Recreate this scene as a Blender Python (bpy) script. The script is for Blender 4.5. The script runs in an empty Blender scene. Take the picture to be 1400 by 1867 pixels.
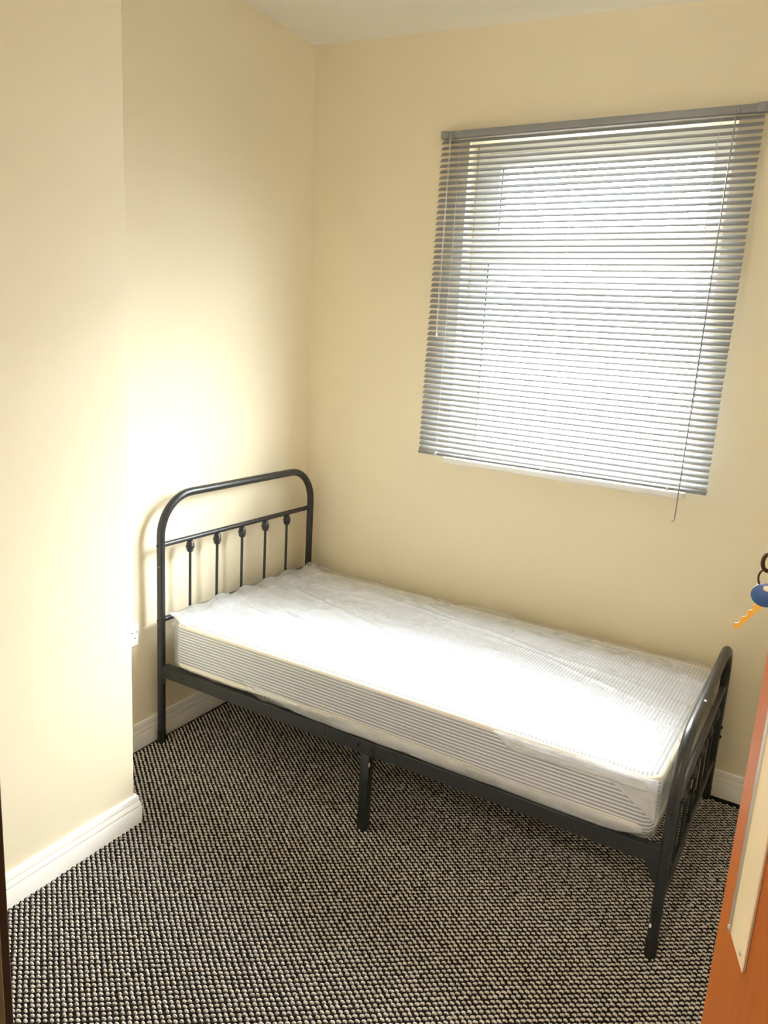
import bpy, bmesh, math, random
import numpy as np
from mathutils import Vector, Matrix, noise
random.seed(7)
SC = bpy.context.scene
COL = SC.collection
PI = math.pi

# ------------------------------------------------------------------ camera
cam_d = bpy.data.cameras.new('camera')
cam = bpy.data.objects.new('camera', cam_d)
COL.objects.link(cam)
cR = Vector((0.85887513, 0.5088419, 0.05842459))
cU = Vector((-0.16267694, 0.16284705, 0.97314801))
cF = Vector((-0.48566421, 0.84531696, -0.22264213))
M = Matrix.Identity(4)
for i in range(3):
    M[i][0] = cR[i]; M[i][1] = cU[i]; M[i][2] = -cF[i]
M[0][3], M[1][3], M[2][3] = 2.216442, -3.104201, 1.661439
cam.matrix_world = M
cam_d.sensor_fit = 'HORIZONTAL'
cam_d.sensor_width = 36.0
cam_d.lens = 36.0 * 1431.7528 / 1400.0
cam_d.clip_start = 0.02
SC.camera = cam

# ------------------------------------------------------------------ world: bright overcast sky
w = bpy.data.worlds.new('overcast_sky'); SC.world = w; w.use_nodes = True
nt = w.node_tree; nt.nodes.clear()
wo = nt.nodes.new('ShaderNodeOutputWorld'); bg = nt.nodes.new('ShaderNodeBackground')
tc = nt.nodes.new('ShaderNodeTexCoord'); sx = nt.nodes.new('ShaderNodeSeparateXYZ'); rp = nt.nodes.new('ShaderNodeValToRGB')
mp = nt.nodes.new('ShaderNodeMapRange'); mp.inputs[1].default_value = -1; mp.inputs[2].default_value = 1
nt.links.new(tc.outputs['Generated'], sx.inputs[0]); nt.links.new(sx.outputs[2], mp.inputs[0]); nt.links.new(mp.outputs[0], rp.inputs[0])
e = rp.color_ramp.elements
e[0].position = 0.46; e[0].color = (0.22, 0.215, 0.20, 1)
e[1].position = 0.51; e[1].color = (0.55, 0.56, 0.57, 1)
e2 = e.new(1.0); e2.color = (1.45, 1.46, 1.48, 1)
nt.links.new(rp.outputs[0], bg.inputs[0]); bg.inputs[1].default_value = 60.0
nt.links.new(bg.outputs[0], wo.inputs[0])

def area(name, loc, rot, sx_, sy_, energy, color, portal=False):
    L = bpy.data.lights.new(name, 'AREA'); L.shape = 'RECTANGLE'; L.size = sx_; L.size_y = sy_
    L.energy = energy; L.color = color
    o = bpy.data.objects.new(name, L); o.location = loc; o.rotation_euler = rot; COL.objects.link(o)
    if portal: L.cycles.is_portal = True
    return o
area('window_portal', (1.27, 0.13, 1.79), (-PI/2, 0, 0), 1.12, 1.40, 1.0, (1, 1, 1), True)
# hazy low sun behind thin cloud, from the right beyond the window
sl = bpy.data.lights.new('hazy_sun', 'SUN'); sl.energy = 10.0; sl.angle = math.radians(36); sl.color = (1.0, 0.99, 0.97)
so_ = bpy.data.objects.new('hazy_sun', sl); COL.objects.link(so_)
so_.rotation_euler = Vector((-0.42, -0.70, -0.58)).to_track_quat('-Z', 'Y').to_euler()
pl_ = bpy.data.lights.new('room_fill_light', 'POINT'); pl_.energy = 5.0; pl_.color = (1.0, 0.95, 0.86); pl_.shadow_soft_size = 0.16  # added fill light without a fitting, lifts the darker upper walls
po_ = bpy.data.objects.new('room_fill_light', pl_); po_.location = (1.40, -1.25, 2.62); COL.objects.link(po_)
area('hall_ceiling_lamp', (1.75, -3.55, 2.45), (0, 0, 0), 0.35, 0.35, 31.0, (1.0, 0.86, 0.68))

SC.view_settings.view_transform = 'Standard'
SC.view_settings.look = 'None'
SC.view_settings.gamma = 1.0
SC.view_settings.use_curve_mapping = False
SC.view_settings.exposure = 0.16
SC.cycles.max_bounces = 12; SC.cycles.diffuse_bounces = 8; SC.cycles.transparent_max_bounces = 16

# ------------------------------------------------------------------ materials
def srgb(r, g, b):
    f = lambda c: (c/255/12.92) if c/255 <= 0.04045 else ((c/255+0.055)/1.055)**2.4
    return (f(r), f(g), f(b), 1)
class MT:
    def __init__(s, name):
        s.m = bpy.data.materials.new(name); s.m.use_nodes = True; s.t = s.m.node_tree
        s.b = s.t.nodes['Principled BSDF']; s.o = s.t.nodes['Material Output']
    def n(s, t, **k):
        x = s.t.nodes.new(t)
        for a, v in k.items(): setattr(x, a, v)
        return x
    def l(s, a, b): s.t.links.new(a, b)
def mat(name, color, rough=0.5, metal=0.0, spec=0.5, nscale=0, namt=0.0, bump=0.0, bscale=200, coat=0.0, coords='Object'):
    k = MT(name); b = k.b
    b.inputs['Base Color'].default_value = color; b.inputs['Roughness'].default_value = rough
    b.inputs['Metallic'].default_value = metal; b.inputs['Specular IOR Level'].default_value = spec
    if coat: b.inputs['Coat Weight'].default_value = coat; b.inputs['Coat Roughness'].default_value = 0.15
    t = k.n('ShaderNodeTexCoord')
    if namt:
        nz = k.n('ShaderNodeTexNoise'); nz.inputs['Scale'].default_value = nscale; nz.inputs['Detail'].default_value = 4
        k.l(t.outputs[coords], nz.inputs['Vector'])
        mx = k.n('ShaderNodeMix', data_type='RGBA')
        mx.inputs[6].default_value = tuple(c*(1-namt) for c in color[:3])+(1,); mx.inputs[7].default_value = tuple(min(1, c*(1+namt)) for c in color[:3])+(1,)
        k.l(nz.outputs[0], mx.inputs[0]); k.l(mx.outputs[2], b.inputs['Base Color'])
    if bump:
        n2 = k.n('ShaderNodeTexNoise'); n2.inputs['Scale'].default_value = bscale; n2.inputs['Detail'].default_value = 3
        k.l(t.outputs[coords], n2.inputs['Vector'])
        bp = k.n('ShaderNodeBump'); bp.inputs['Strength'].default_value = bump; bp.inputs['Distance'].default_value = 0.002
        k.l(n2.outputs[0], bp.inputs['Height']); k.l(bp.outputs[0], b.inputs['Normal'])
    return k.m

WALL = mat('cream_wall_paint', (0.84, 0.765, 0.595, 1), 0.65, spec=0.3, nscale=1.2, namt=0.02, bump=0.12, bscale=140)
CEIL = mat('white_ceiling_paint', (0.82, 0.80, 0.75, 1), 0.8, spec=0.2, bump=0.1, bscale=120)
GLOSSW = mat('white_gloss_paint', (0.86, 0.85, 0.83, 1), 0.3, spec=0.5, bump=0.05, bscale=60)
UPVC = mat('white_upvc', (0.84, 0.84, 0.82, 1), 0.28, spec=0.5, bump=0.02, bscale=30)
RUBBER = mat('dark_gasket_rubber', (0.03, 0.03, 0.032, 1), 0.7)
BLACK = mat('satin_black_steel', (0.018, 0.020, 0.023, 1), 0.36, spec=0.55, bump=0.04, bscale=400)
BLACKCAP = mat('black_plastic', (0.012, 0.010, 0.010, 1), 0.55)
SPECK = mat('white_speck', (0.85, 0.84, 0.80, 1), 0.5)
SLATM = mat('silver_grey_slat_enamel', (0.31, 0.325, 0.345, 1), 0.42, metal=0.0, spec=0.5, bump=0.02, bscale=80)
RAILM = mat('grey_blind_rail_enamel', (0.28, 0.29, 0.31, 1), 0.4, bump=0.02, bscale=80)
CORD = mat('white_blind_cord', (0.72, 0.72, 0.70, 1), 0.7, bump=0.3, bscale=2000)
WANDM = mat('grey_wand_plastic', (0.30, 0.30, 0.29, 1), 0.25)
CLEARP = mat('pale_cord_clip_plastic', (0.70, 0.70, 0.68, 1), 0.2)
PIPE = mat('cream_edge_tape', (0.84, 0.80, 0.71, 1), 0.7, bump=0.3, bscale=900)
DARKWOOD = mat('dark_brown_frame_wood', (0.030, 0.020, 0.015, 1), 0.45, nscale=30, namt=0.3, bump=0.15, bscale=90)
OLIVE = mat('olive_brown_stop_wood', (0.13, 0.115, 0.07, 1), 0.5, nscale=20, namt=0.2, bump=0.1, bscale=90)
STEEL = mat('brushed_steel', (0.55, 0.54, 0.50, 1), 0.4, metal=0.5, bump=0.05, bscale=300)
CREAMP = mat('cream_plate_enamel', srgb(240, 226, 196), 0.45, bump=0.02, bscale=50)
BRASS = mat('yellow_brass', (0.90, 0.58, 0.14, 1), 0.3, metal=0.6, bump=0.03, bscale=300)
BLUEP = mat('blue_key_plastic', (0.045, 0.13, 0.38, 1), 0.35, bump=0.05, bscale=200)
DKMETAL = mat('dark_bronze_metal', (0.10, 0.07, 0.05, 1), 0.35, metal=0.8)
SOCK = mat('white_socket_plastic', (0.88, 0.88, 0.86, 1), 0.3)
HOLE = mat('socket_hole_dark', (0.02, 0.02, 0.02, 1), 0.8)
HALLW = mat('hall_wall_paint', (0.80, 0.66, 0.44, 1), 0.7, nscale=2, namt=0.02, bump=0.1, bscale=120)
BACKING = mat('carpet_backing', (0.016, 0.015, 0.015, 1), 0.95, spec=0.1, nscale=300, namt=0.3, bump=0.5, bscale=500)

def loop_mat(name, c, var):
    k = MT(name); b = k.b; b.inputs['Roughness'].default_value = 0.9; b.inputs['Specular IOR Level'].default_value = 0.15
    t = k.n('ShaderNodeTexCoord'); nz = k.n('ShaderNodeTexNoise'); nz.inputs['Scale'].default_value = 55; nz.inputs['Detail'].default_value = 2
    k.l(t.outputs['Object'], nz.inputs['Vector'])
    mx = k.n('ShaderNodeMix', data_type='RGBA'); mx.inputs[6].default_value = tuple(v*(1-var) for v in c)+(1,); mx.inputs[7].default_value = tuple(v*(1+var) for v in c)+(1,)
    k.l(nz.outputs[0], mx.inputs[0]); k.l(mx.outputs[2], b.inputs['Base Color'])
    n2 = k.n('ShaderNodeTexNoise'); n2.inputs['Scale'].default_value = 900; k.l(t.outputs['Object'], n2.inputs['Vector'])
    bp = k.n('ShaderNodeBump'); bp.inputs['Strength'].default_value = 0.5; bp.inputs['Distance'].default_value = 0.001
    k.l(n2.outputs[0], bp.inputs['Height']); k.l(bp.outputs[0], b.inputs['Normal'])
    return k.m
LOOPL = loop_mat('pale_grey_beige_yarn', (0.60, 0.57, 0.52), 0.22)
LOOPD = loop_mat('charcoal_yarn', (0.014, 0.012, 0.0115), 0.4)

def door_wood():
    k = MT('orange_varnished_veneer'); b = k.b
    t = k.n('ShaderNodeTexCoord'); mpn = k.n('ShaderNodeMapping'); mpn.inputs['Scale'].default_value = (14, 14, 0.9)
    nz = k.n('ShaderNodeTexNoise'); nz.inputs['Scale'].default_value = 3; nz.inputs['Detail'].default_value = 6
    k.l(t.outputs['Object'], mpn.inputs[0]); k.l(mpn.outputs[0], nz.inputs['Vector'])
    r = k.n('ShaderNodeValToRGB'); r.color_ramp.elements[0].position = .3; r.color_ramp.elements[1].position = .75
    r.color_ramp.elements[0].color = (0.42, 0.105, 0.006, 1); r.color_ramp.elements[1].color = (0.50, 0.135, 0.009, 1)
    k.l(nz.outputs[0], r.inputs[0]); k.l(r.outputs[0], b.inputs['Base Color'])
    b.inputs['Roughness'].default_value = 0.5; b.inputs['Specular IOR Level'].default_value = 0.3
    return k.m
DOORW = door_wood()

def schlick(k, f0):
    lw = k.n('ShaderNodeLayerWeight'); pw = k.n('ShaderNodeMath', operation='POWER'); pw.inputs[1].default_value = 5.0
    k.l(lw.outputs['Facing'], pw.inputs[0]); ma = k.n('ShaderNodeMath', operation='MULTIPLY_ADD'); lw.inputs[0].default_value = 0.5
    k.l(pw.outputs[0], ma.inputs[0]); ma.inputs[1].default_value = 1-f0; ma.inputs[2].default_value = f0
    return lw, ma
def glass():
    k = MT('window_glass'); t = k.t
    t.nodes.remove(k.b)
    tr = k.n('ShaderNodeBsdfTransparent'); tr.inputs[0].default_value = (0.96, 0.98, 0.97, 1)
    gl = k.n('ShaderNodeBsdfGlossy'); gl.inputs['Roughness'].default_value = 0.02
    lw_, fr = schlick(k, .04); mx = k.n('ShaderNodeMixShader')
    k.l(fr.outputs[0], mx.inputs[0]); k.l(tr.outputs[0], mx.inputs[1]); k.l(gl.outputs[0], mx.inputs[2]); k.l(mx.outputs[0], k.o.inputs[0])
    return k.m
GLASS = glass()

def fabric():
    k = MT('striped_mattress_ticking'); b = k.b
    t = k.n('ShaderNodeTexCoord'); s = k.n('ShaderNodeSeparateXYZ'); k.l(t.outputs['Object'], s.inputs[0])
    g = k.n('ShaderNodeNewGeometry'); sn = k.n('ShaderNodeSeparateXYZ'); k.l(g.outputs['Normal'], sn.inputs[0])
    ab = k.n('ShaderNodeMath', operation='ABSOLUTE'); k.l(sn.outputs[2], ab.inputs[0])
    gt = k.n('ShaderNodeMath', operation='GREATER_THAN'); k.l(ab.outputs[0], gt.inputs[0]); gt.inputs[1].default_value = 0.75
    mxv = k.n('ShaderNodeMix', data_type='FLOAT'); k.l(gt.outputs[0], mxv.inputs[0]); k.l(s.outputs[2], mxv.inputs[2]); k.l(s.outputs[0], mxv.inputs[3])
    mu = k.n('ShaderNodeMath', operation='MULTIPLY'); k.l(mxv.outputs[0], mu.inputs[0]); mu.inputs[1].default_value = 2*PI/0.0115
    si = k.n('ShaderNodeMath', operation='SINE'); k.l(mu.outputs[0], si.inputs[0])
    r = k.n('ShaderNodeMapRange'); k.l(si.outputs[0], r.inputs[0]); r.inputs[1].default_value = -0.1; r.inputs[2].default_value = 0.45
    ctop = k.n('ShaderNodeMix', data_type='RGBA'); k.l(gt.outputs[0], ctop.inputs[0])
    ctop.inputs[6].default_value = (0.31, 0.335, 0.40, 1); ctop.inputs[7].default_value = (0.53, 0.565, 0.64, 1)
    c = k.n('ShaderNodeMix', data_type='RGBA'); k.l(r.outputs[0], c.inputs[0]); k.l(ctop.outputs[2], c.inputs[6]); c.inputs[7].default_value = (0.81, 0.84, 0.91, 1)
    k.l(c.outputs[2], b.inputs['Base Color']); b.inputs['Roughness'].default_value = 0.7
    bp = k.n('ShaderNodeBump'); bp.inputs['Strength'].default_value = 0.35; bp.inputs['Distance'].default_value = 0.002
    k.l(si.outputs[0], bp.inputs['Height']); k.l(bp.outputs[0], b.inputs['Normal'])
    return k.m
FABRIC = fabric()

def film(name, base_a, var):
    k = MT(name); k.t.nodes.remove(k.b)
    tr = k.n('ShaderNodeBsdfTransparent'); df = k.n('ShaderNodeBsdfDiffuse'); tl = k.n('ShaderNodeBsdfTranslucent'); gl = k.n('ShaderNodeBsdfGlossy')
    df.inputs[0].default_value = (0.92, 0.95, 1.0, 1); tl.inputs[0].default_value = (0.92, 0.95, 1.0, 1); gl.inputs['Roughness'].default_value = 0.22
    lw_, fr = schlick(k, .035)
    m1 = k.n('ShaderNodeMixShader'); m1.inputs[0].default_value = 0.45; k.l(df.outputs[0], m1.inputs[1]); k.l(tl.outputs[0], m1.inputs[2])
    m2 = k.n('ShaderNodeMixShader'); k.l(tr.outputs[0], m2.inputs[1]); k.l(m1.outputs[0], m2.inputs[2])
    m3 = k.n('ShaderNodeMixShader'); k.l(fr.outputs[0], m3.inputs[0]); k.l(m2.outputs[0], m3.inputs[1]); k.l(gl.outputs[0], m3.inputs[2]); k.l(m3.outputs[0], k.o.inputs[0])
    t = k.n('ShaderNodeTexCoord'); mpn = k.n('ShaderNodeMapping'); mpn.inputs['Scale'].default_value = (2.2, 7, 7); mpn.inputs['Rotation'].default_value = (0, 0, 0.35)
    k.l(t.outputs['Object'], mpn.inputs[0])
    nz = k.n('ShaderNodeTexNoise'); nz.inputs['Scale'].default_value = 1.6; nz.inputs['Detail'].default_value = 4; nz.inputs['Distortion'].default_value = 0.6
    k.l(mpn.outputs[0], nz.inputs['Vector'])
    r = k.n('ShaderNodeMapRange'); k.l(nz.outputs[0], r.inputs[0]); r.inputs[1].default_value = .4; r.inputs[2].default_value = .68
    r.inputs[3].default_value = base_a; r.inputs[4].default_value = base_a+var
    lw = k.n('ShaderNodeLayerWeight'); lw.inputs[0].default_value = 0.25
    ad = k.n('ShaderNodeMath', operation='MULTIPLY_ADD', use_clamp=True); k.l(lw.outputs['Facing'], ad.inputs[0]); ad.inputs[1].default_value = 0.42; k.l(r.outputs[0], ad.inputs[2])
    k.l(ad.outputs[0], m2.inputs[0])
    n2 = k.n('ShaderNodeTexNoise'); n2.inputs['Scale'].default_value = 14; n2.inputs['Detail'].default_value = 5; n2.inputs['Distortion'].default_value = 1.2
    k.l(mpn.outputs[0], n2.inputs['Vector'])
    bp = k.n('ShaderNodeBump'); bp.inputs['Strength'].default_value = 0.2; bp.inputs['Distance'].default_value = 0.004
    k.l(n2.outputs[0], bp.inputs['Height'])
    for x in (gl,): k.l(bp.outputs[0], x.inputs['Normal'])
    return k.m
FILM = film('clear_polythene_film', 0.05, 0.12)
FILM2 = film('bunched_polythene_film', 0.22, 0.25)

# ------------------------------------------------------------------ helpers
def link(name, me, m=None, parent=None, smooth=False):
    o = bpy.data.objects.new(name, me); COL.objects.link(o)
    if m is not None:
        for x in (m if isinstance(m, (list, tuple)) else [m]): me.materials.append(x)
    if parent is not None: o.parent = parent
    if smooth:
        for p in me.polygons: p.use_smooth = True
    return o
def pyd(name, vs, fs, m=None, parent=None, smooth=False, fix=True):
    me = bpy.data.meshes.new(name); me.from_pydata([tuple(v) for v in vs], [], fs); me.update()
    if fix:
        bm = bmesh.new(); bm.from_mesh(me); bmesh.ops.recalc_face_normals(bm, faces=bm.faces[:]); bm.to_mesh(me); bm.free()
    return link(name, me, m, parent, smooth)
class MB:
    def __init__(s): s.v = []; s.f = []
    def add(s, vs, fs):
        k = len(s.v); s.v += [tuple(v) for v in vs]; s.f += [tuple(i+k for i in f) for f in fs]; return s
    def box(s, a, b, fn=None):
        x0, y0, z0 = a; x1, y1, z1 = b
        vs = [(x0,y0,z0),(x1,y0,z0),(x1,y1,z0),(x0,y1,z0),(x0,y0,z1),(x1,y0,z1),(x1,y1,z1),(x0,y1,z1)]
        if fn: vs = [fn(*v) for v in vs]
        return s.add(vs, [(0,3,2,1),(4,5,6,7),(0,1,5,4),(1,2,6,5),(2,3,7,6),(3,0,4,7)])
    def tube(s, pts, r, n=12, cap=True, up=None):
        pts = [Vector(p) for p in pts]; N = len(pts); rs = r if isinstance(r, (list, tuple)) else [r]*N
        rings = []; ref = None
        for i, p in enumerate(pts):
            d = (pts[min(i+1, N-1)]-pts[max(i-1, 0)]).normalized()
            if ref is None:
                ref = Vector((0,0,1)) if abs(d.z) < .9 else Vector((1,0,0))
            u = (ref-d*ref.dot(d)).normalized(); ref = u; q = d.cross(u)
            rings.append([p+(u*math.cos(2*PI*k/n)+q*math.sin(2*PI*k/n))*rs[i] for k in range(n)])
        vs = [v for g in rings for v in g]; fs = []
        for i in range(N-1):
            for k in range(n): fs.append((i*n+k, i*n+(k+1)%n, (i+1)*n+(k+1)%n, (i+1)*n+k))
        if cap: fs.append(tuple(range(n-1,-1,-1))); fs.append(tuple((N-1)*n+k for k in range(n)))
        return s.add(vs, fs)
    def lathe(s, prof, c=(0,0,0), n=14, axis='z'):
        vs = []; fs = []; N = len(prof)
        for (r, z) in prof:
            for k in range(n):
                a = 2*PI*k/n; x, y = r*math.cos(a), r*math.sin(a)
                v = (x, y, z) if axis == 'z' else ((z, x, y) if axis == 'x' else (x, z, y))
                vs.append((c[0]+v[0], c[1]+v[1], c[2]+v[2]))
        for i in range(N-1):
            for k in range(n): fs.append((i*n+k, i*n+(k+1)%n, (i+1)*n+(k+1)%n, (i+1)*n+k))
        fs.append(tuple(range(n-1,-1,-1))); fs.append(tuple((N-1)*n+k for k in range(n)))
        return s.add(vs, fs)
    def build(s, name, m, parent=None, smooth=False, bevel=0.0, seg=2, angle=True):
        o = pyd(name, s.v, s.f, m, parent)
        me = o.data
        if bevel:
            bm = bmesh.new(); bm.from_mesh(me)
            ed = [e_ for e_ in bm.edges if len(e_.link_faces) == 2 and e_.calc_face_angle(0) > 0.6]
            bmesh.ops.bevel(bm, geom=ed, offset=bevel, segments=seg, affect='EDGES', profile=0.5)
            bm.to_mesh(me); bm.free(); smooth = True
        if smooth:
            for p in me.polygons: p.use_smooth = True
            me.set_sharp_from_angle(angle=math.radians(42))
        return o
def empty(name, loc=(0,0,0), rz=0.0, label=None, cat=None, group=None):
    o = bpy.data.objects.new(name, None); COL.objects.link(o); o.location = loc; o.rotation_euler = (0,0,rz); o.empty_display_size = .1
    return tag(o, label, cat, group)
def tag(o, label=None, cat=None, group=None, kind=None):
    if label: o['label'] = label
    if cat: o['category'] = cat
    if group: o['group'] = group
    if kind: o['kind'] = kind
    return o
def struct(o, label=None): o['kind'] = 'structure'; return tag(o, label)

# ------------------------------------------------------------------ room shell (old house: walls a little out of square)
H0 = 2.858
a_, b_, c_, d_, e_, g_, q_ = -0.01271, -0.01054, -0.03328, -0.0123, -0.04069, -0.00577, -0.00225
CHX, CHY = 0.3757, -1.4607
def Wl(o, y, z): return (o + a_*y + b_*z, y, z)                 # head wall, o = into the room
def Ww(x, o, z): return (x, -o + c_*x + d_*z, z)                # window wall, o = into the room
def Ch(o, y, z): return (CHX + o + a_*(y-CHY) + q_*z, y, z)
def zc(x, y): return H0 + e_*x + g_*y
FRONT = -2.70
XR = 2.62

# floor and carpet
fl = MB(); fl.box((-0.2, -4.6, -0.1), (XR+.2, 0.25, 0.0)); floor = struct(fl.build('floor', BACKING), 'floor under charcoal and grey loop pile carpet')
def carpet():
    px, py = 0.025, 0.0180
    n, lat = 8, [(1.0, 0.0), (0.80, 0.60), (0.40, 0.92)]
    ang = np.arange(n)*2*np.pi/n
    tv = [];
    for (r, h) in lat:
        for t in ang: tv.append((r*np.cos(t), r*np.sin(t), h))
    tv.append((0, 0, 1.0)); tv = np.array(tv)
    quads = []
    for i in range(2):
        for k in range(n): quads.append((i*n+k, i*n+(k+1)%n, (i+1)*n+(k+1)%n, (i+1)*n+k))
    tris = [(2*n+k, 2*n+(k+1)%n, 3*n) for k in range(n)]
    rng = np.random.RandomState(5)
    P = []; kind = []
    x0, x1, y0, y1 = 0.02, 2.52, -2.55, -0.02
    nx = int((x1-x0)/(px/2)); ny = int((y1-y0)/(py/2))
    I, J = np.meshgrid(np.arange(nx), np.arange(ny), indexing='ij')
    I = I.ravel(); J = J.ravel()
    X = x0 + I*px/2; Y = y0 + J*py/2; K = (I+J) % 2
    # keep what lies inside the room
    keep = ~((Y < CHY+0.02) & (X < CHX+0.018)) & (X > 0.035) & (Y < -0.05-0.033*X)
    X, Y, K = X[keep], Y[keep], K[keep]
    N = len(X)
    X = X + rng.normal(0, .0009, N) + .002*np.sin(Y*9+X*3); Y = Y + rng.normal(0, .0006, N) + .003*np.sin(X*5)
    rot = rng.normal(-0.05, .13, N); tilt = rng.normal(0.0, .08, N)
    sx_ = np.where(K == 0, .0073, .0062)*rng.uniform(.88, 1.12, N); sy_ = np.where(K == 0, .0039, .0050)*rng.uniform(.9, 1.1, N)
    sz_ = np.where(K == 0, .0054, .0050)*rng.uniform(.85, 1.15, N)
    V = np.repeat(tv[None], N, 0)
    lx = V[:, :, 0]*sx_[:, None]; ly = V[:, :, 1]*sy_[:, None]; lz = V[:, :, 2]*sz_[:, None]
    lz = np.maximum(0, lz + lx*tilt[:, None]*(V[:, :, 2] > 0))
    lx = lx + lz*0.25
    c, s = np.cos(rot)[:, None], np.sin(rot)[:, None]
    W = np.stack([X[:, None]+lx*c-ly*s, Y[:, None]+lx*s+ly*c, lz], -1).reshape(-1, 3)
    m = len(tv); off = (np.arange(N)*m)
    q = np.array(quads); t = np.array(tris)
    Q = (q[None]+off[:, None, None]).reshape(N, -1); T = (t[None]+off[:, None, None]).reshape(N, -1)
    loops = np.concatenate([Q.ravel(), T.ravel()])
    nq, ntr = N*len(q), N*len(t)
    starts = np.concatenate([np.arange(nq)*4, nq*4+np.arange(ntr)*3])
    mi = np.concatenate([np.repeat(K, len(q)), np.repeat(K, len(t))])
    me = bpy.data.meshes.new('carpet_loops')
    me.vertices.add(len(W)); me.vertices.foreach_set('co', W.astype(np.float32).ravel())
    me.loops.add(len(loops)); me.loops.foreach_set('vertex_index', loops.astype(np.int32))
    me.polygons.add(nq+ntr); me.polygons.foreach_set('loop_start', starts.astype(np.int32))
    me.materials.append(LOOPL); me.materials.append(LOOPD)
    me.polygons.foreach_set('material_index', mi.astype(np.int32))
    me.polygons.foreach_set('use_smooth', np.ones(nq+ntr, dtype=bool))
    me.update(); me.validate()
    o = bpy.data.objects.new('carpet_loops', me); COL.objects.link(o); o.parent = floor
    o['kind'] = 'stuff'; o['label'] = 'charcoal and pale grey checkered loop pile carpet'
carpet()

# ceiling
cb = MB()
cs = [(-.2, -4.6), (XR+.2, -4.6), (XR+.2, .3), (-.2, .3)]
cb.add([(x, y, zc(x, y)) for x, y in cs]+[(x, y, zc(x, y)+.12) for x, y in cs], [(0,1,2,3),(7,6,5,4),(0,4,5,1),(1,5,6,2),(2,6,7,3),(3,7,4,0)])
struct(cb.build('ceiling', CEIL), 'plain white painted ceiling')

TOP = 2.95
wb = MB(); wb.box((-.16, -2.85, -.02), (0, .02, TOP), Wl); struct(wb.build('wall_left', WALL), 'cream wall behind the bed headboard')
cbm = MB(); cbm.add([Ch(0, y, z) for y in (-2.72, CHY) for z in (0, TOP)] + [Wl(-.05, y, z) for y in (-2.72, CHY) for z in (0, TOP)],
    [(0,1,3,2),(2,3,7,6),(4,6,7,5),(0,4,5,1),(1,5,7,3),(0,2,6,4)])
struct(cbm.build('wall_chimney', WALL, bevel=0.006, seg=3), 'cream chimney breast projecting at the left')
# window wall with a stepped opening
OX0, OX1, OZ0, OZ1 = 0.757, 1.752, 1.128, 2.418      # plaster opening
FX0, FX1, FZ0, FZ1 = 0.757, 1.792, 1.128, 2.44      # opening in the outer leaf
wk = MB()
for (o0, o1, x0, x1, z0, z1) in ((-.085, 0, OX0, OX1, OZ0, OZ1), (-.165, -.085, FX0, FX1, FZ0, FZ1)):
    for A, B in (((-.2, -.02), (x0, TOP)), ((x1, -.02), (XR+.15, TOP)), ((x0, -.02), (x1, z0)), ((x0, z1), (x1, TOP))):
        wk.box((A[0], o0, A[1]), (B[0], o1, B[1]), Ww)
struct(wk.build('wall_back', WALL), 'cream wall around the window')
wr = MB(); wr.box((XR, -4.6, -.02), (XR+.15, .1, TOP)); struct(wr.build('wall_right', WALL))
# front wall with doorway
DX0, DX1, DZ = 1.555, 2.425, 2.04
wf = MB(); T0, T1 = FRONT-.12, FRONT
wf.box((-.1, T0, -.02), (DX0, T1, TOP)); wf.box((DX1, T0, -.02), (XR, T1, TOP)); wf.box((DX0, T0, DZ), (DX1, T1, TOP))
struct(wf.build('wall_front', WALL))
hw = MB(); hw.box((-.1, -4.6, -.02), (XR, -4.45, TOP)); hw.box((-.2, -4.6, -.02), (-.05, FRONT-.12, TOP)); struct(hw.build('wall_hall', HALLW))

# skirting boards
SK = [(0,0),(.0175,0),(.0175,.0600),(.0165,.0620),(.0120,.0622),(.0120,.0655),(.0158,.0665),(.0150,.0740),(.0125,.0815),(.0085,.0820),(.0085,.0850),(.0115,.0860),(.0108,.0950),(.0085,.1030),(.005,.1063),(0,.1065)]
def skirt(name, path, label):
    vs = []; n = len(SK)
    for fn in path:
        for (o, z) in SK: vs.append(fn(o, z))
    fs = []
    for i in range(len(path)-1):
        for k in range(n): fs.append((i*n+k, i*n+(k+1)%n, (i+1)*n+(k+1)%n, (i+1)*n+k))
    fs.append(tuple(range(n))); fs.append(tuple((len(path)-1)*n+k for k in range(n)))
    o = pyd(name, vs, fs, GLOSSW); 
    for p in o.data.polygons: p.use_smooth = True
    o.data.set_sharp_from_angle(angle=math.radians(28))
    return struct(o, label)
skirt('baseboard_left', [lambda o, z: Wl(o, CHY+.0005, z), lambda o, z: Wl(o, -0.001, z)], 'white moulded skirting behind the headboard')
skirt('baseboard_back', [lambda o, z: Ww(.001, o, z), lambda o, z: Ww(XR-.002, o, z)], 'white moulded skirting below the window wall')
skirt('baseboard_chimney', [lambda o, z: Ch(o, FRONT+.002, z), lambda o, z: Ch(o, CHY+o, z), lambda o, z: Wl(.0005, CHY+o, z)], 'white moulded skirting on the chimney breast')
skirt('baseboard_right', [lambda o, z: (XR-o, -.08, z), lambda o, z: (XR-o, FRONT+.02, z)], None)

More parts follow.
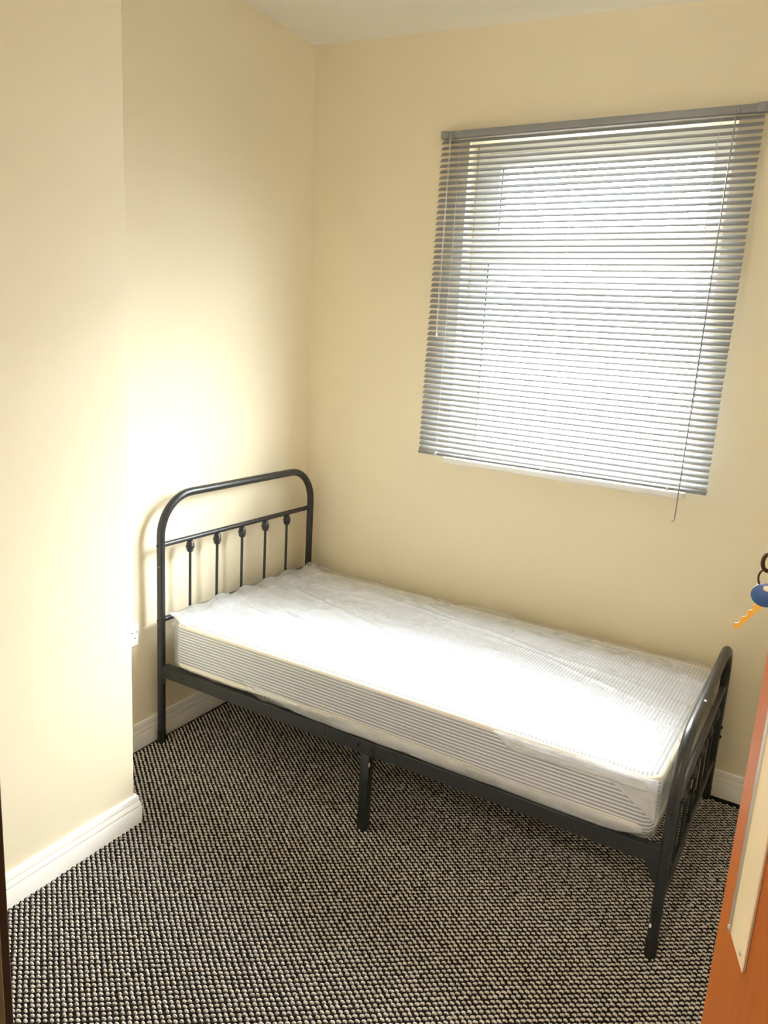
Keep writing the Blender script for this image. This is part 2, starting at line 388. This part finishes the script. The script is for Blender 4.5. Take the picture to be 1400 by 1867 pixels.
# ------------------------------------------------------------------ window
D0 = -.085   # front of frame behind the plaster face
win = struct(empty('window_1', (0,0,0)), 'white window with top opening vent behind the blind')
def wbox(mb, x0, x1, z0, z1, o0, o1): mb.box((x0, o0, z0), (x1, o1, z1), Ww)
def wframe(name, x0, x1, z0, z1, rl, rr, rt, rb, o0, o1, m, parent, bevel=.004):
    mb = MB()
    wbox(mb, x0, x0+rl, z0, z1, o1, o0); wbox(mb, x1-rr, x1, z0, z1, o1, o0)
    wbox(mb, x0+rl, x1-rr, z1-rt, z1, o1, o0); wbox(mb, x0+rl, x1-rr, z0, z0+rb, o1, o0)
    return mb.build(name, m, parent, bevel=bevel, seg=1) if bevel else mb.build(name, m, parent)
wframe('frame', FX0+.001, FX1-.001, FZ0+.001, FZ1-.001, .052, .052, .055, .06, D0, D0-.07, UPVC, win)
tm = MB(); wbox(tm, FX0+.053, FX1-.053, 1.985, 2.035, D0-.07, D0); tm.build('transom', UPVC, win, bevel=.004, seg=1)
# vent sash
vs_ = wframe('vent_sash', FX0+.054, FX1-.054, 2.037, FZ1-.057, .060, .060, .048, .052, D0+.012, D0-.055, UPVC, win)
wframe('gasket', .870, 1.679, 2.088, 2.336, .005, .005, .006, .003, D0-.002, D0-.012, RUBBER, vs_, 0)
pn = MB(); wbox(pn, .868, 1.681, 2.085, 2.338, D0-.028, D0-.022); pn.build('pane', GLASS, vs_)
hd = MB(); wbox(hd, 1.235, 1.275, 2.043, 2.068, D0+.012, D0+.022); wbox(hd, 1.215, 1.325, 2.045, 2.060, D0+.022, D0+.036); hd.build('window_handle', UPVC, vs_, bevel=.004)
# fixed lower light
bd = wframe('glazing_bead', FX0+.053, FX1-.053, FZ0+.062, 1.984, .024, .016, .018, .02, D0-.002, D0-.03, UPVC, win, .003)
wframe('gasket', FX0+.077, FX1-.069, FZ0+.082, 1.966, .005, .005, .006, .003, D0-.010, D0-.018, RUBBER, bd, 0)
pn = MB(); wbox(pn, FX0+.075, FX1-.067, FZ0+.08, 1.968, D0-.034, D0-.028); pn.build('pane', GLASS, bd)
# sill board with rounded nosing
sb = MB(); wbox(sb, OX0+.001, OX1-.001, 1.129, 1.156, D0+.001, 0.0); wbox(sb, OX0-.006, OX1+.002, 1.129, 1.156, 0.0, .046)
sl = sb.build('window_sill', GLOSSW, win, bevel=.007, seg=3)

# ------------------------------------------------------------------ venetian blind
BX0, BX1 = 0.648, 1.836
ytop = lambda x, z, o: Ww(x, o, z)[1]
blind = empty('venetian_blind', Ww(0, 0, 0), 0, 'silver grey aluminium venetian blind hanging tilted open over the window', 'blind')
cwid = BX1-BX0; cx = (BX0+BX1)/2
Zt, Zb = 2.4525, 1.1655
def off(z): return .030 + (.068-.030)*(Zt-z)/(Zt-Zb)
yaw = math.atan(c_)
def bput(o, x, z, oo=None):
    p = Ww(x, off(z) if oo is None else oo, z); o.location = Vector(p)-blind.location; o.rotation_euler[2] = yaw; return o
hr = MB(); hr.box((-cwid/2, -.0125, 0), (cwid/2, .0125, .026)); o = hr.build('headrail', RAILM, blind, bevel=.002, seg=2); bput(o, cx, Zt-.026, .030)
for s_ in (-1, 1):
    eb = MB(); eb.box((-.016, -.0145, -.001), (.016, .0145, .0285)); o = eb.build('end_cap', RAILM, blind, bevel=.002); bput(o, cx+s_*(cwid/2-.013), Zt-.026, .030)
# slat: shallow curved strip, room side edge low
def slat_mesh():
    hw_, th, n, tlt = .0125, .0005, 6, math.radians(40)
    up = []; lo = []
    for i in range(n+1):
        t = -1+2*i/n; y = hw_*t; z = .0022*(1-t*t)
        for arr, dz in ((up, th/2), (lo, -th/2)):
            yy = y*math.cos(tlt)-(z+dz)*math.sin(tlt); zz = y*math.sin(tlt)+(z+dz)*math.cos(tlt)
            arr.append((yy, zz))
    ring = up+lo[::-1]; L = cwid/2-.002; m = len(ring)
    vs = [(x, y, z) for x in (-L, L) for (y, z) in ring]
    fs = [(k, (k+1)%m, m+(k+1)%m, m+k) for k in range(m)]
    fs += [(i, i+1, m-2-i, m-1-i) for i in range(n)] + [(m+i, 2*m-1-i, 2*m-2-i, m+i+1) for i in range(n)]
    me = bpy.data.meshes.new('slat'); me.from_pydata(vs, [], fs); me.update()
    bm = bmesh.new(); bm.from_mesh(me); bmesh.ops.recalc_face_normals(bm, faces=bm.faces[:]); bm.to_mesh(me); bm.free()
    me.materials.append(SLATM)
    for p in me.polygons: p.use_smooth = True
    me.set_sharp_from_angle(angle=math.radians(40))
    return me
SM = slat_mesh()
NS = 57; z_hi, z_lo = Zt-.026-.013, Zb+.022
for i in range(NS):
    z = z_hi+(z_lo-z_hi)*i/(NS-1)
    o = bpy.data.objects.new('slat', SM); COL.objects.link(o); o.parent = blind; bput(o, cx+random.uniform(-.0008, .0008), z)
    o.rotation_euler[0] = random.uniform(-.02, .02)
br = MB(); br.box((-cwid/2+.001, -.0125, -.005), (cwid/2-.001, .0125, .005)); o = br.build('bottom_rail', RAILM, blind, bevel=.0025, seg=2); bput(o, cx, Zb+.006); o.rotation_euler[0] = .35
for lx in (.735, 1.215, 1.700):
    for k_, sg in enumerate((1, -1)):
        pts = []
        for i in range(24):
            z = Zt-.026+(Zb+.012-(Zt-.026))*i/23
            pts.append(Vector(Ww(lx+sg*.0015, off(z)+sg*.0118+.0008*math.sin(i*1.3), z-sg*.007))-blind.location)
        t = MB(); t.tube(pts, .0007, 5); t.build('ladder_cord', CORD, blind, smooth=True)
    rb = MB()
    for i in range(NS-1):
        z = z_hi+(z_lo-z_hi)*i/(NS-1)-.002
        A = Vector(Ww(lx+.0025, off(z)+.0122, z-.0075))-blind.location; B = Vector(Ww(lx+.0025, off(z)-.0122, z+.0065))-blind.location
        rb.tube([A, B], .0005, 4)
    rb.build('ladder_rung', CORD, blind)['kind'] = 'stuff'
    cl = MB(); cl.box((-.006, -.0145, -.0075), (.006, .0145, .0065)); o = cl.build('cord_clip', CLEARP, blind, bevel=.003); bput(o, lx, Zb+.006); o.rotation_euler[0] = .35
# pull cords on the left, twisted together lower down
hk = MB(); hk.box((-.006, -.006, -.012), (.006, .006, .012)); o = hk.build('cord_lock', RAILM, blind, bevel=.002); bput(o, .694, Zt-.026, .047)
for ph in (0, PI):
    pts = []
    for i in range(60):
        t = i/59; z = Zt-.035-.755*t
        r = .0022 if t < .25 else .0022+.0012*min(1, (t-.25)*6)
        a = ph+(0 if t < .25 else (t-.25)*36)
        pts.append(Vector(Ww(.694+.006*t+r*math.cos(a), off(z)+.021+r*math.sin(a)*.8, z))-blind.location)
    t_ = MB(); t_.tube(pts, .0010, 5); t_.build('pull_cord', CORD, blind, smooth=True)
tb = MB(); tb.lathe([(.001, 0), (.0035, .002), (.004, .012), (.002, .018)], (0, 0, 0), 8); o = tb.build('cord_tassel', CLEARP, blind, smooth=True); bput(o, .700, 1.655, off(1.66)+.021)
# tilt wand on the right
hk = MB(); hk.tube([(0, 0, .014), (0, -.010, .012), (0, -.011, -.004), (0, -.006, -.012), (0, -.002, -.006)], .0018, 8); hk.box((-.008, -.006, .004), (.008, .004, .020))
o = hk.build('wand_hook', RAILM, blind, smooth=True); bput(o, 1.748, Zt-.030, .044)
pts = [Vector(Ww(1.748-.006*t, off(Zt-.04)+.022+.040*t, Zt-.040-1.345*t))-blind.location for t in [i/20 for i in range(21)]]
t_ = MB(); t_.tube(pts, .0024, 6); wd = t_.build('tilt_wand', WANDM, blind)
pe = pts[-1]; t_ = MB(); t_.tube([pe, pe+Vector((0, 0, -.008)), pe+Vector((-.004, -.002, -.014)), pe+Vector((-.009, -.003, -.012))], .0016, 6); t_.build('wand_tip', WANDM, wd, smooth=True)

# ------------------------------------------------------------------ bed
BL, BW = 1.930, 0.945
bed = empty('metal_bed', (0.05896, -1.0331, 0), math.atan2(-.030, 1.93), 'black tubular metal single bed frame with spindle headboard in the corner', 'bed')
def arch(h, x, r=.155, tr=.0158):
    pts = [(x, 0, 0)]
    n = 10
    for i in range(n+1):
        a = PI-(PI/2)*i/n; pts.append((x, r+r*math.cos(a), h-r+r*math.sin(a)))
    for i in range(n+1):
        a = PI/2-(PI/2)*i/n; pts.append((x, BW-r+r*math.cos(a), h-r+r*math.sin(a)))
    pts.append((x, BW, 0)); return pts
KN = [(.006,-.0235),(.010,-.0225),(.0138,-.0165),(.0157,-.0105),(.0146,-.009),(.0174,-.0025),(.0178,0),(.0174,.0025),(.0146,.009),(.0157,.0105),(.0138,.0165),(.0105,.0225),(.006,.0235)]
def bolt(parent, p, axis, sgn, r=.006):
    m_ = MB(); m_.lathe([(r*.9, 0), (r, .0015), (r*.9, .004), (r*.5, .0055)], (0, 0, 0), 10, 'x' if axis == 'x' else 'y')
    o = m_.build('bolt', BLACKCAP, parent, smooth=True); o.location = p
    if sgn < 0: o.scale = (-1, 1, 1) if axis == 'x' else (1, -1, 1)
    return o
def speck(parent, p, s=(.004, .003, .006)):
    m_ = MB(); m_.lathe([(.3, -.95), (.8, -.6), (1, 0), (.8, .6), (.3, .95)], (0, 0, 0), 8); o = m_.build('paint_chip', SPECK, parent, smooth=True); o.location = p; o.scale = s
    o['label'] = 'small white chip in the black paint'; return o
def panel(name, x, h, outer):
    root = MB(); root.tube(arch(h, x), .0158, 16)
    arc = root.build(name, BLACK, bed, smooth=True)
    zm, zl = h-.187, h-.488
    for z_, r_ in ((zm, .0105), (zl, .0105)):
        m_ = MB(); m_.tube([(x, .006, z_), (x, BW-.006, z_)], r_, 12); m_.build('cross_rail', BLACK, arc, smooth=True)
        for y_, sg in ((-.0145, -1), (BW+.0145, 1)): bolt(arc, (x, y_, z_), 'y', sg)
    for k in range(5):
        y = .153+.1535*k
        m_ = MB(); m_.tube([(x, y, zl+.008), (x, y, zm-.010)], .0058, 10); sp = m_.build('spindle', BLACK, arc, smooth=True)
        m_ = MB(); m_.lathe(KN, (x, y, zm-.034), 14); m_.build('knob', BLACK, sp, smooth=True)
    for y in (0, BW):
        m_ = MB(); m_.lathe([(.0165, .001), (.0168, .01), (.0168, .055), (.0160, .058)], (x, y, 0), 16); m_.build('foot_cap', BLACKCAP, arc, smooth=True)
        for z_ in (.300, .262): bolt(arc, (x+outer*.0145, y, z_), 'x', outer, .007)
    return arc
hb = panel('headboard', 0, 1.011, -1)
fb = panel('footboard', BL, .648, 1)
phi = .014                                   # the frame has racked slightly out of square at the foot
fb.rotation_euler[2] = phi; fb.location = (BL-BL*math.cos(phi), -BL*math.sin(phi), 0)
speck(hb, (-.0130, -.009, .585)); speck(hb, (.004, -.0155, .742), (.004, .001, .001))
speck(fb, (BL-.009, -.0135, .105), (.004, .003, .007)); speck(fb, (BL+.008, .300, .6625), (.005, .006, .003))
# side rails: folded steel, L section
for y0, sg in ((0, 1), (BW, -1)):
    m_ = MB()
    for (xa, xb) in ((.012, .958), (.962, BL-.012)):
        m_.box((xa, min(y0, y0+sg*.004)-.008*(sg > 0)+.008*(sg < 0)*0, .289), (xb, max(y0, y0+sg*.004)-.008*(sg > 0)+.008*(sg < 0), .336))
        ya = y0-sg*.008; yb = y0+sg*.024
        m_.box((xa, min(ya, yb), .333), (xb, max(ya, yb), .337))
    r_ = m_.build('side_rail', BLACK, bed, bevel=.0012, seg=1)
    for xa, sgx in ((.012, 1), (BL-.012, -1)):
        ya, yb = y0-sg*.0075, y0-sg*.0035
        g_m = MB(); P = [(xa, .335), (xa+.040, .335), (xa+.030, .291), (xa+.016, .288), (xa+.015, .262), (xa+.004, .262), (xa, .290)] if xa < .5 else [(xa, .335), (xa+sgx*.040, .335), (xa+sgx*.036, .286), (xa+sgx*.010, .232), (xa, .232)]
        vs = [(px_, ya, pz) for px_, pz in P]+[(px_, yb, pz) for px_, pz in P]; n = len(P)
        g_m.add(vs, [tuple(range(n)), tuple(range(2*n-1, n-1, -1))]+[(k, (k+1)%n, n+(k+1)%n, n+k) for k in range(n)])
        g_m.build('gusset_plate', BLACK, r_, bevel=.0008, seg=1)
    for xx in (.12, .80, .88, 1.04, 1.12, 1.80): bolt(r_, (xx, y0-sg*.008, .315), 'y', -sg, .0035)
    # middle leg: square tube under the rail joint
    m_ = MB(); yc = y0+sg*.008; m_.box((.945, yc-.016, .002), (.981, yc+.016, .334)); lg = m_.build('middle_leg', BLACK, bed, bevel=.004, seg=2)
    bk = MB(); bk.box((.928, min(y0-sg*.0105, y0-sg*.0078), .290), (.998, max(y0-sg*.0105, y0-sg*.0078), .3385)); bk.build('joint_bracket', BLACK, lg, bevel=.001, seg=1)
    for xx in (.936, .990): bolt(lg, (xx, y0-sg*.0105, .317), 'y', -sg, .005)
    if sg > 0: speck(lg, (.9815, -.006, .255), (.002, .005, .009))
for k in range(11):
    m_ = MB(); x = .09+k*.1745; m_.box((x-.019, .014, .3290), (x+.019, BW-.014, .3325)); m_.build('slat', BLACK, bed, bevel=.001, seg=1)

# ------------------------------------------------------------------ mattress in its polythene wrap
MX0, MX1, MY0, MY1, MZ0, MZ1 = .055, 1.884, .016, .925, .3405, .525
matt = empty('mattress', bed.location.copy(), bed.rotation_euler[2], 'striped white single mattress still in clear plastic wrap on the black bed', 'mattress')
def roundbox(nx, ny, nz, rad, offset=0.0, fn=None):
    x0, x1, y0, y1, z0, z1 = MX0-offset, MX1+offset, MY0-offset, MY1+offset, MZ0-offset*.3, MZ1+offset
    idx = {}; vs = []; fs = []
    def V(i, j, k):
        key = (i, j, k)
        if key not in idx:
            p = Vector((x0+(x1-x0)*i/nx, y0+(y1-y0)*j/ny, z0+(z1-z0)*k/nz))
            c = Vector((min(max(p.x, x0+rad), x1-rad), min(max(p.y, y0+rad), y1-rad), min(max(p.z, z0+rad*.7), z1-rad*.7)))
            d = p-c; dn = d.copy()
            if d.length > 1e-9:
                dd = Vector((d.x/rad, d.y/rad, d.z/(rad*.7))); dd.normalize(); dn = dd; p = c+Vector((dd.x*rad, dd.y*rad, dd.z*rad*.7))
            u = (p.x-x0)/(x1-x0)*2-1; v = (p.y-y0)/(y1-y0)*2-1
            if k == nz or p.z > z1-rad*.7: p.z += .014*(1-u**4)*(1-v**4)
            if fn: p = fn(p, dn)
            idx[key] = len(vs); vs.append(tuple(p))
        return idx[key]
    for i in range(nx):
        for j in range(ny):
            fs.append((V(i,j,0), V(i,j+1,0), V(i+1,j+1,0), V(i+1,j,0))); fs.append((V(i,j,nz), V(i+1,j,nz), V(i+1,j+1,nz), V(i,j+1,nz)))
        for k in range(nz):
            fs.append((V(i,0,k), V(i+1,0,k), V(i+1,0,k+1), V(i,0,k+1))); fs.append((V(i,ny,k), V(i,ny,k+1), V(i+1,ny,k+1), V(i+1,ny,k)))
    for j in range(ny):
        for k in range(nz):
            fs.append((V(0,j,k), V(0,j,k+1), V(0,j+1,k+1), V(0,j+1,k))); fs.append((V(nx,j,k), V(nx,j+1,k), V(nx,j+1,k+1), V(nx,j,k+1)))
    return vs, fs
def body_fn(p, d):
    p.y += .004*math.sin(p.x*3.1)*(1 if d.y else 0)
    return p
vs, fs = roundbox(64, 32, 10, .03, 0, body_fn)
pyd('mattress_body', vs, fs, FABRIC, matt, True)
def tape(z, dip=0.0):
    r = .05; P = []
    x0, x1, y0, y1 = MX0-.001, MX1+.001, MY0-.001, MY1+.001
    for (cx_, cy_, a0) in ((x1-r, y1-r, 0), (x0+r, y1-r, 90), (x0+r, y0+r, 180), (x1-r, y0+r, 270)):
        for i in range(7):
            a = math.radians(a0+15*i); P.append((cx_+r*math.cos(a)-.004*math.cos(a), cy_+r*math.sin(a)-.004*math.sin(a), z+.0012*noise.noise(Vector((cx_*9+i, cy_*7, z)))))
    # densify long sides
    Q = []
    for i in range(len(P)):
        A, B = Vector(P[i]), Vector(P[(i+1) % len(P)]); n = max(1, int((B-A).length/.06))
        for k in range(n): Q.append(A.lerp(B, k/n))
    for q_v in Q: q_v.z -= dip*(1-min(1, max(0, (q_v.x-.35)/.5)))
    Q.append(Q[0]); m_ = MB(); m_.tube(Q, .0085, 8, cap=False); return m_
tape(MZ1-.010).build('edge_tape', PIPE, matt, smooth=True); tape(MZ0+.030, .018).build('edge_tape', PIPE, matt, smooth=True)
# film
def gs(t, s): return math.exp(-(t/s)**2)
LINES = [((.10, .62), (1.05, .30), .010, .010), ((.45, .78), (1.85, .52), .012, .008), ((.9, .70), (1.86, .40), .009, .006), ((.2, .40), (.9, .12), .012, .006),
         ((1.15, .10), (1.80, .03), .014, .010), ((.3, .90), (1.0, .72), .010, .008), ((1.25, .85), (1.86, .80), .010, .007), ((.08, .30), (.5, .22), .010, .006)]
def film_fn(p, d):
    top = max(0, d.z); n = d if d.length > 1e-6 else Vector((0, 0, 1))
    q = Vector((p.x*2.2, p.y*5.5, p.z*9))
    rid = (1-abs(noise.noise(q)))**3; rid2 = (1-abs(noise.noise(Vector((p.x*6+p.y*5, p.y*9-p.x*3, p.z*14+4)))))**4
    a = .0035+.0050*rid*max(0, noise.noise(q*.5+Vector((3, 1, 2)))+.4)+.0030*rid2
    if d.z > .5:
        for (A, B, s, h) in LINES:
            ax, ay = B[0]-A[0], B[1]-A[1]; L = math.hypot(ax, ay); t = ((p.x-A[0])*ax+(p.y-A[1])*ay)/L/L
            dist = ((p.x-A[0])*ay-(p.y-A[1])*ax)/L + .02*noise.noise(Vector((p.x*4, A[1]*9, 0)))
            if -.1 < t < 1.1: a += h*gs(dist, s)*gs((t-.5), .45)
    # loose film along head end, far edge and the foot end of the near edge
    lump = .5+.5*math.sin(p.y*31+2*noise.noise(Vector((p.y*4, 0, 1)))*3)
    if d.z > .2: a += gs(p.x-MX0-.01, .05)*(.006+.020*max(0, lump+.6*noise.noise(Vector((p.y*13, 2, 0)))))
    if d.z > .2: a += gs(p.y-MY1+.02, .05)*(.004+.020*max(0, noise.noise(Vector((p.x*4.5, 5, 0)))+.25))
    if d.y < -.3: a += .004+.006*max(0, noise.noise(Vector((p.x*5, p.z*11, 3))))+.012*gs(p.z-MZ0-.02, .03)*(.4+noise.noise(Vector((p.x*6, 1, 1))))
    if d.y < -.3: a += .010*gs(((p.x-.25)*.42+(p.z-.46)*1.0), .008)*(.18 < p.x < .75)
    v = p+n.normalized()*a
    if v.z < MZ0-.001: v.z = MZ0-.001
    v.x = min(max(v.x, .019), BL-.038)
    if v.z < .36: v.y = max(v.y, -.002)
    return v
vs, fs = roundbox(250, 120, 22, .036, .003, film_fn)
pyd('plastic_wrap', vs, fs, FILM, matt, True)['label'] = 'clear wrinkled polythene cover'
# bunched corner of film at the foot, near side
def sheet(name, P, rows):
    vs = []; fs = []; n = len(P[0])
    for r in P: vs += r
    for i in range(len(P)-1):
        for k in range(n-1): fs.append((i*n+k, i*n+k+1, (i+1)*n+k+1, (i+1)*n+k))
    o = pyd(name, vs, fs, FILM2, matt, True)
    so = o.modifiers.new('thickness', 'SOLIDIFY'); so.thickness = .0006
    return o
def lerp3(a, b, t): return tuple(a[i]+(b[i]-a[i])*t for i in range(3))
def fold(top_a, top_b, tip_a, tip_b, n=12, m=10, amp=.005, seed=0):
    P = []
    for i in range(m+1):
        t = i/m; A = lerp3(top_a, tip_a, t); B = lerp3(top_b, tip_b, t); row = []
        for k in range(n+1):
            s = k/n; p = lerp3(A, B, s); o_ = amp*math.sin(s*7+seed+t*2)*(1-t*.5)+amp*noise.noise(Vector((s*4+seed, t*4, seed)))
            row.append((p[0]+.3*o_, p[1]-abs(o_), p[2]+.4*o_))
        P.append(row)
    return P
sheet('film_fold', fold((1.69, .006, .522), (1.884, .010, .520), (1.884, -.004, .412), (1.890, -.005, .405), seed=1), 0)
sheet('film_fold', fold((1.40, .004, .520), (1.885, .008, .528), (1.46, -.004, .478), (1.86, -.004, .492), amp=.006, n=26, m=5, seed=2), 0)

P = []
for i in range(7):
    t = i/6; row = []
    for k in range(90):
        u = k/89; x = .46+1.40*u; e_w = min(1, u*5)*min(1, (1-u)*12)
        nn = noise.noise(Vector((x*7, t*1.5, 8)))
        row.append((x, MY0-.009-e_w*(.008*math.sin(t*PI*.8)+.003*nn*t), max(.3395, .380-.006*u-(.044+.008*nn)*t*(.35+.65*e_w))))
    P.append(row)
sheet('film_hem', P, 0)
P = []
for i in range(9):
    t = i/8; row = []
    for k in range(100):
        y = .012+.915*k/99
        lump = max(0, .45+.35*math.sin(y*40.9-.153*40.9+1.6+1.6*noise.noise(Vector((y*5, 3, 1))))+.5*noise.noise(Vector((y*9, 7, 2)))); n2_ = noise.noise(Vector((y*17, t*3, 2)))
        row.append((.118+.02*noise.noise(Vector((y*8, 1, 5)))*(1-t)-.098*t**.8, y+.004*n2_, .522+.016*math.sin(t*PI*.6)+(.002+.022*lump)*t**1.5+.004*n2_*(1-t)))
    P.append(row)
sheet('film_ruffle', P, 0)

# ------------------------------------------------------------------ socket on the head wall
so = empty('wall_socket', Wl(0, -1.185, .480), 0, 'white plastic wall socket on the cream wall beside the chimney breast', 'socket')
m_ = MB(); m_.box((-.002, -.073, -.044), (.010, .073, .044)); fp = m_.build('face_plate', SOCK, so, bevel=.003, seg=2)
for yc_ in (-.050, .055):
    for (dy, dz, w_, h_) in ((-.011, .011, .0035, .0075), (.011, .011, .0035, .0075), (0, -.012, .006, .004)):
        m_ = MB(); m_.box((.0095, yc_+dy-w_/2, dz-h_/2), (.0104, yc_+dy+w_/2, dz+h_/2)); m_.build('pin_hole', HOLE, fp)

# ------------------------------------------------------------------ door leaf (opened into the room) and door frame
TH = math.radians(18)
E0 = Vector((2.1763, -1.98, 0)); along = Vector((math.sin(TH), -math.cos(TH), 0)); nrm = Vector((-math.cos(TH), -math.sin(TH), 0))
DW = .762
door = struct(empty('door_1', E0), 'orange varnished wooden door opened into the room')
door.rotation_euler[2] = math.atan2(along.y, along.x)     # local +x = towards the hinge, local -y = hall face
m_ = MB(); m_.box((0, 0, .012), (DW, .040, 1.99)); m_.build('door_leaf', DOORW, door, bevel=.0025, seg=2)
m_ = MB(); m_.box((.067, -.003, .893), (.146, 0, 1.25)); m_.box((.067, -.0062, .893), (.0775, -.003, 1.25)); pl = m_.build('lock_plate', STEEL, door, bevel=.0008, seg=1); pl['label'] = 'steel edge of the lock plate'
m_ = MB(); m_.box((.077, -.0045, .893), (.1455, -.003, 1.25)); m_.build('plate_cover', CREAMP, pl)['label'] = 'long cream enamel plate face'
for (sx__, sz__) in ((.072, .899), (.130, .908), (.072, 1.24), (.132, 1.24)):
    m_ = MB(); m_.lathe([(.0036, 0), (.0036, -.0012), (.002, -.0022)], (sx__, -.0062 if sx__ < .1 else -.0045, sz__), 10, 'y'); m_.build('screw', STEEL, pl, smooth=True)
LX = .060; LZ = 1.412
m_ = MB(); m_.lathe([(.017, 0), (.017, -.004), (.014, -.008), (.010, -.009)], (LX, 0, LZ), 18, 'y'); m_.build('lock_cylinder', BRASS, door, smooth=True)
for hz in (.25, 1.0, 1.75):
    m_ = MB(); m_.tube([(DW+.004, .044, hz), (DW+.004, .044, hz+.09)], .006, 10); m_.build('hinge', STEEL, door, smooth=True)
# door frame round the opening
fr = struct(empty('trim_1', (0, FRONT, 0)), 'dark brown wooden door frame')
m_ = MB(); m_.box((DX0, -.12, 0), (DX0+.022, .004, 1.99)); m_.build('left_jamb', DARKWOOD, fr, bevel=.002, seg=1)
m_ = MB(); m_.box((DX1-.022, -.12, 0), (DX1, 0, 1.99)); m_.build('right_jamb', DARKWOOD, fr, bevel=.002, seg=1)
m_ = MB(); m_.box((DX0, -.12, 1.992), (DX1, .004, DZ)); m_.build('head_jamb', DARKWOOD, fr, bevel=.002, seg=1)
m_ = MB(); m_.box((DX0+.022, -.085, 0), (DX0+.032, -.011, 1.99)); m_.build('door_stop', OLIVE, fr, bevel=.002, seg=1)

# ------------------------------------------------------------------ keys hanging from the lock
kl = door.matrix_basis @ Vector((LX, -.046, LZ)) if False else Matrix.LocRotScale(E0, door.rotation_euler.to_quaternion(), None) @ Vector((LX, -.040, LZ)) + Vector((.005, 0, 0))
keys = empty('key_ring', kl, 0, 'bunch of brass keys with one blue capped key hanging from the door lock', 'keys')
dl = nrm*-1   # into the lock
def key_blade(name, parent, org, ang, L, wd, th_=.0022, m=BRASS):
    # flat blade in the local x-z plane, teeth on one edge
    pts = [(0, wd/2), (L*.93, wd/2), (L, wd*.15), (L*.96, -wd*.25)]
    for i in range(5): t = .86-.13*i; pts += [(L*t, -wd*(.15 if i % 2 else .45)), (L*(t-.05), -wd*(.42 if i % 2 else .12))]
    pts += [(L*.18, -wd/2), (0, -wd/2)]
    ca, sa = math.cos(ang), math.sin(ang)
    f = lambda u, v, y: (org[0]+u*ca-v*sa, org[1]+y, org[2]+u*sa+v*ca)
    n = len(pts); vs = [f(u, v, -th_/2) for u, v in pts]+[f(u, v, th_/2) for u, v in pts]
    mb = MB(); mb.add(vs, [tuple(range(n)), tuple(range(2*n-1, n-1, -1))]+[(k, (k+1) % n, n+(k+1) % n, n+k) for k in range(n)])
    return mb.build(name, m, parent, bevel=0)
def disc(name, parent, c, r, th_, m, sx_=1.0):
    mb = MB(); mb.lathe([(r*.9, -th_/2), (r, -th_/4), (r, th_/4), (r*.9, th_/2)], (0, 0, 0), 28, 'y')
    o = mb.build(name, m, parent, smooth=True); o.location = c; o.scale = (sx_, 1, 1); return o
# key sitting in the lock: shank and bow
mb = MB(); mb.tube([tuple(dl*.038), tuple(dl*.012)], .003, 8); lk = mb.build('lock_key', DKMETAL, keys, smooth=True)
mb = MB(); bow = [(math.cos(t)*.0072, 0, math.sin(t)*.0115) for t in [2*PI*i/24 for i in range(25)]]
mb.tube([tuple(nrm*0.0+dl*(.002)+dl*p[0]+Vector((0, 0, p[2]))) for p in bow], .0026, 8, cap=False); mb.build('key_bow', DKMETAL, lk, smooth=True)
mb = MB(); cz = -.021
mb.tube([(math.cos(t)*.0070, .002*math.sin(t*2), cz+math.sin(t)*.0115) for t in [2*PI*i/28 for i in range(29)]], .0013, 8, cap=False); mb.build('split_ring', DKMETAL, keys, smooth=True)
hc = Vector((.005, -.004, -.0415))
bc = disc('key_cap', keys, hc, .0150, .005, BLUEP, 1.15); bc['label'] = 'round blue plastic key cap'
d2 = disc('eyelet_glint', bc, (0, -.0028, .0095), .0035, .0012, SPECK)  # white disc at the cap's eyelet, its highlight put into the colour
key_blade('key_blade', bc, (-.0030, .0, -.0105), math.radians(240), .046, .0074)
k2 = key_blade('spare_key', keys, (.004, .005, -.050), math.radians(-38), .040, .0085)
disc('spare_key_bow', k2, (.010, .005, -.044), .0115, .0024, BRASS)
print('built', len(bpy.data.objects))
